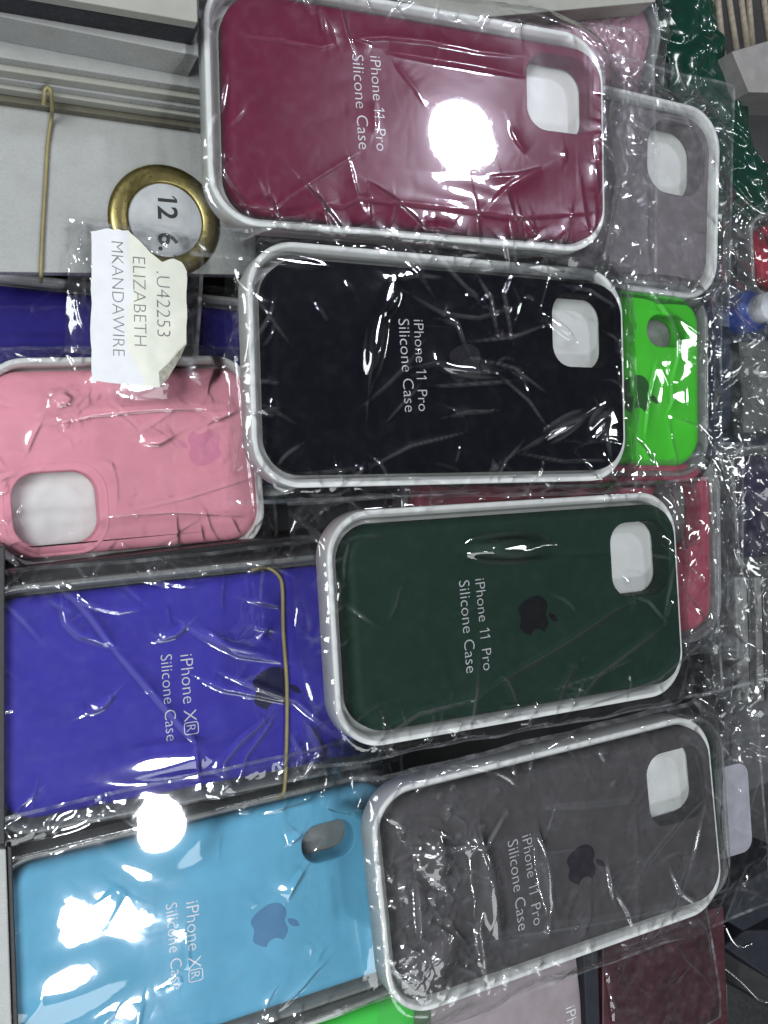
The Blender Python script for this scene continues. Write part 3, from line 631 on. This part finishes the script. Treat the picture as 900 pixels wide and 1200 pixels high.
prism([(858,60),(960,30),(960,110),(878,108)], -4, -1.0, 'grey_box', solid('pale_grey_card', (.19,.18,.175), .5), 'pale grey box at the upper right beside the green bag', 'box')
WOOD = solid('tan_stick', (.20,.17,.13), .6, var=.25, scale=4)
for k in range(7):
    x = 828+k*12
    o = tube([un(x+random.uniform(-4,4), -30, -2.4+.25*(k % 2)), un(x+10+random.uniform(-6,6), 78-k*3, -2.6+.25*(k % 2))], .17, 'stick', WOOD)
    tag(o, ('thin tan stick among the bundle behind the green bag'), 'stick', 'tan sticks in the upper right corner')
# bottle with blue cap
cb = un(893, 362, -1.0); cap = empty('bottle', Matrix.Translation((cb[0], cb[1], -4.5))); tag(cap, 'blue bottle with a white round top at the right edge', 'bottle')
def lathe(name, prof, mat, parent, n=40):
    V, Fc = [], []
    for r_, z in prof: V += [(r_*math.cos(2*math.pi*k/n), r_*math.sin(2*math.pi*k/n), z) for k in range(n)]
    for q in range(len(prof)-1):
        for k in range(n): Fc.append((q*n+k, q*n+(k+1) % n, (q+1)*n+(k+1) % n, (q+1)*n+k))
    Fc.append(tuple((len(prof)-1)*n+k for k in range(n))); return link(name, mesh(name, V, Fc, True), mat, parent)
lathe('body', [(1.05,0),(1.08,.3),(1.08,2.8),(1.0,3.1),(.8,3.2),(.8,3.3)], solid('blue_plastic', (.02,.06,.30), .3, coat=.3), cap)
lathe('cap', [(.72,3.3),(.74,3.35),(.74,4.1),(.68,4.2),(.5,4.22)], solid('white_plastic', (.5,.52,.55), .35), cap)
prism([(866,400),(930,398),(930,505),(872,508)], -4, -1.7, 'dark_box', solid('bottle_green_card', (.006,.012,.009), .4), 'dark bottle green box below the blue bottle', 'box')
prism([(846,905),(870,930),(930,905),(930,640),(858,640)], -6.2, -3.1, 'dark_box', DKG, 'dark grey box lying deep under the right edge', 'box')
prism([(820,250),(930,240),(930,540),(830,560)], -6.2, -4.4, 'dark_box', BLK, 'black box lying deep beside the lime green case', 'box')
# clear hang tab
hp = Pose.at(*un(848,955,.8)[:2], .5, 5)
V, Fc = [], []; o1 = rr(3.6, 4.3, .6, 6); o2 = rr(1.5, 2.2, .7, 8, -.6, -.9)[::-1]; flatfill([o1, o2], .12, V, Fc); b0 = len(V); V2, F2 = loft([lift(rr(3.6,4.3,.6,6), 0), lift(rr(3.6,4.3,.6,6), .12)]); V += V2; Fc += [tuple(b0+i for i in f) for f in F2]
tab = link('hang_tab', mesh('hang_tab', V, Fc), solid('frosted_tab', (.50,.50,.56), .2, trans=.45, coat=.5), None, hp.matrix()); tag(tab, 'frosted clear hang tab sticking out right of the charcoal case', 'tab')
# black packages with chrome edges, lower right
for k, (q, z1, lb_) in enumerate((([(850,1078),(872,1092),(930,1060),(930,1000),(865,1040)], -.6, 'glossy black package right of the charcoal case'), ([(848,1110),(905,1150),(935,1130),(935,1090),(875,1090)], -1.4, 'glossy black package with chrome edge at lower right'),
                              ([(850,1150),(930,1195),(930,1260),(850,1260)], -1.8, 'matt black package in the bottom right corner'))):
    prism(q, -4, z1, 'black_box', BK2 if k < 2 else BLK, lb_, 'box', r=.12)
CH = solid('chrome', (.7,.7,.72), .12, metal=1.0, var=.02)
for q, lb_ in (([(850,1086),(858,1102),(868,1110),(880,1106)], 'bent chrome wire beside the glossy black package'), ([(846,1132),(868,1150),(888,1170),(902,1176)], 'slanting chrome wire in the lower right corner')):
    o = tube(curve3([un(x, y, -.5) for x, y in q]), .08, 'chrome_wire', CH); tag(o, lb_, 'wire')

# crumpled coloured bags at the right edge
def crumple(name, quad, z, amp, mat, label, cat, seed, n=150, freq=1.0):
    A, B, C_, D_ = [un(x, y, z) for x, y in quad]; V = []
    u, v = np.meshgrid(np.linspace(0, 1, n), np.linspace(0, 1, n))
    P = (A[None,None]*((1-u)*(1-v))[...,None]+B[None,None]*(u*(1-v))[...,None]+C_[None,None]*(u*v)[...,None]+D_[None,None]*((1-u)*v)[...,None])
    x, y = P[...,0]*freq, P[...,1]*freq
    w = perlin(x/3, y/3, seed); hgt = np.abs(perlin(x/3+w, y/2.6-w, seed+1))*1.0+np.abs(perlin(x/1.3+2*w, y/1.3, seed+2))*.28+np.abs(perlin(x/.5, y/.5+w, seed+3))*.04
    e = np.minimum(np.minimum(u, 1-u), np.minimum(v, 1-v)); P[...,2] += amp*hgt*2.2-amp*1.4*(1-smooth(0, .25, e))
    P[...,0] += .6*perlin(x/1.5, y/1.5, seed+4)*(1-smooth(0, .1, e)); P[...,1] += .6*perlin(x/1.3+5, y/1.3, seed+5)*(1-smooth(0, .1, e))
    c_ = P.reshape(-1, 3).mean(0); Fc = [(j*n+i, j*n+i+n, j*n+i+n+1, j*n+i+1) for j in range(n-1) for i in range(n-1)]
    me = mesh(name, P.reshape(-1, 3)-c_, Fc, True); o = link(name, me, mat, None, Matrix.Translation(Vector(c_))); return tag(o, label, cat)
def bagmat(name, c, veil=.5):
    m, nt, out = nmat(name); L = nt.links.new; p = N(nt, 'ShaderNodeBsdfPrincipled'); p.inputs['Base Color'].default_value = (*c, 1); p.inputs['Roughness'].default_value = .22
    p.inputs['Coat Weight'].default_value = .6; p.inputs['Coat Roughness'].default_value = .08
    t = N(nt, 'ShaderNodeBsdfTransparent'); t.inputs[0].default_value = (*[min(1, .25+v*3) for v in c], 1); ms = N(nt, 'ShaderNodeMixShader', i_Fac=1-veil)
    tc = N(nt, 'ShaderNodeTexCoord'); nz = N(nt, 'ShaderNodeTexVoronoi', i_Scale=2.2); L(tc.outputs['Object'], nz.inputs['Vector']); bp = N(nt, 'ShaderNodeBump', i_Strength=.15, i_Distance=.05)
    L(nz.outputs['Distance'], bp.inputs['Height']); L(bp.outputs[0], p.inputs['Normal'])
    L(p.outputs[0], ms.inputs[1]); L(t.outputs[0], ms.inputs[2]); L(ms.outputs[0], out.inputs[0]); return m
crumple('carrier_bag', [(765,-30),(835,-30),(935,300),(842,300)], -2.2, .5, bagmat('green_poly', (.003,.032,.02), .9), 'crumpled dark green carrier bag in the upper right', 'carrier bag', 5)
crumple('carrier_bag', [(812,290),(905,290),(905,520),(812,545)], -2.6, .35, bagmat('navy_poly', (.03,.045,.075), .7), 'crumpled slate blue carrier bag right of the lime case', 'carrier bag', 9)
crumple('loose_film', [(800,540),(862,540),(880,900),(800,900)], -1.2, .9, FILM_DULL, 'loose crumpled clear film right of the rose and dark green cases', 'plastic film', 21, n=220)
crumple('loose_film', [(775,60),(830,90),(880,340),(852,340)], .6, .6, FILM_DULL, 'loose crumpled clear film right of the maroon case', 'plastic film', 31, n=220)
crumple('loose_film', [(838,230),(930,230),(930,900),(850,900)], .2, .8, FILM_DULL, 'loose crumpled clear film over the packages at the right edge', 'plastic film', 57, n=240)
crumple('loose_film', [(270,255),(330,270),(310,560),(275,560)], .4, .5, FILM, 'loose crumpled clear film left of the navy black case', 'plastic film', 37, n=220)
crumple('loose_film', [(380,870),(460,880),(470,960),(385,960)], .6, .6, FILM, 'loose crumpled clear film between royal blue and charcoal cases', 'plastic film', 43, n=160)

w = bpy.data.worlds.new('World'); sc.world = w; w.use_nodes = True
bg = w.node_tree.nodes['Background']; bg.inputs[0].default_value = (.80,.86,.88,1); bg.inputs[1].default_value = .06

cam = bpy.data.cameras.new('camera'); co = bpy.data.objects.new('camera', cam); COL.objects.link(co)
M = Matrix([list(r)+[0] for r in CR]+[[0,0,0,1]]); M.translation = Vector(CAM); co.matrix_world = M
cam.sensor_fit = 'VERTICAL'; cam.sensor_height = 24; cam.lens = F/1200*24; cam.clip_start = .5; cam.clip_end = 1000; sc.camera = co
sc.view_settings.view_transform = 'Standard'; sc.view_settings.look = 'None'; sc.view_settings.exposure = .32; sc.view_settings.gamma = 1
sc.cycles.transparent_max_bounces = 48; sc.cycles.max_bounces = 8; sc.cycles.sample_clamp_indirect = 4; sc.cycles.caustics_reflective = False
sc.cycles.use_denoising = True
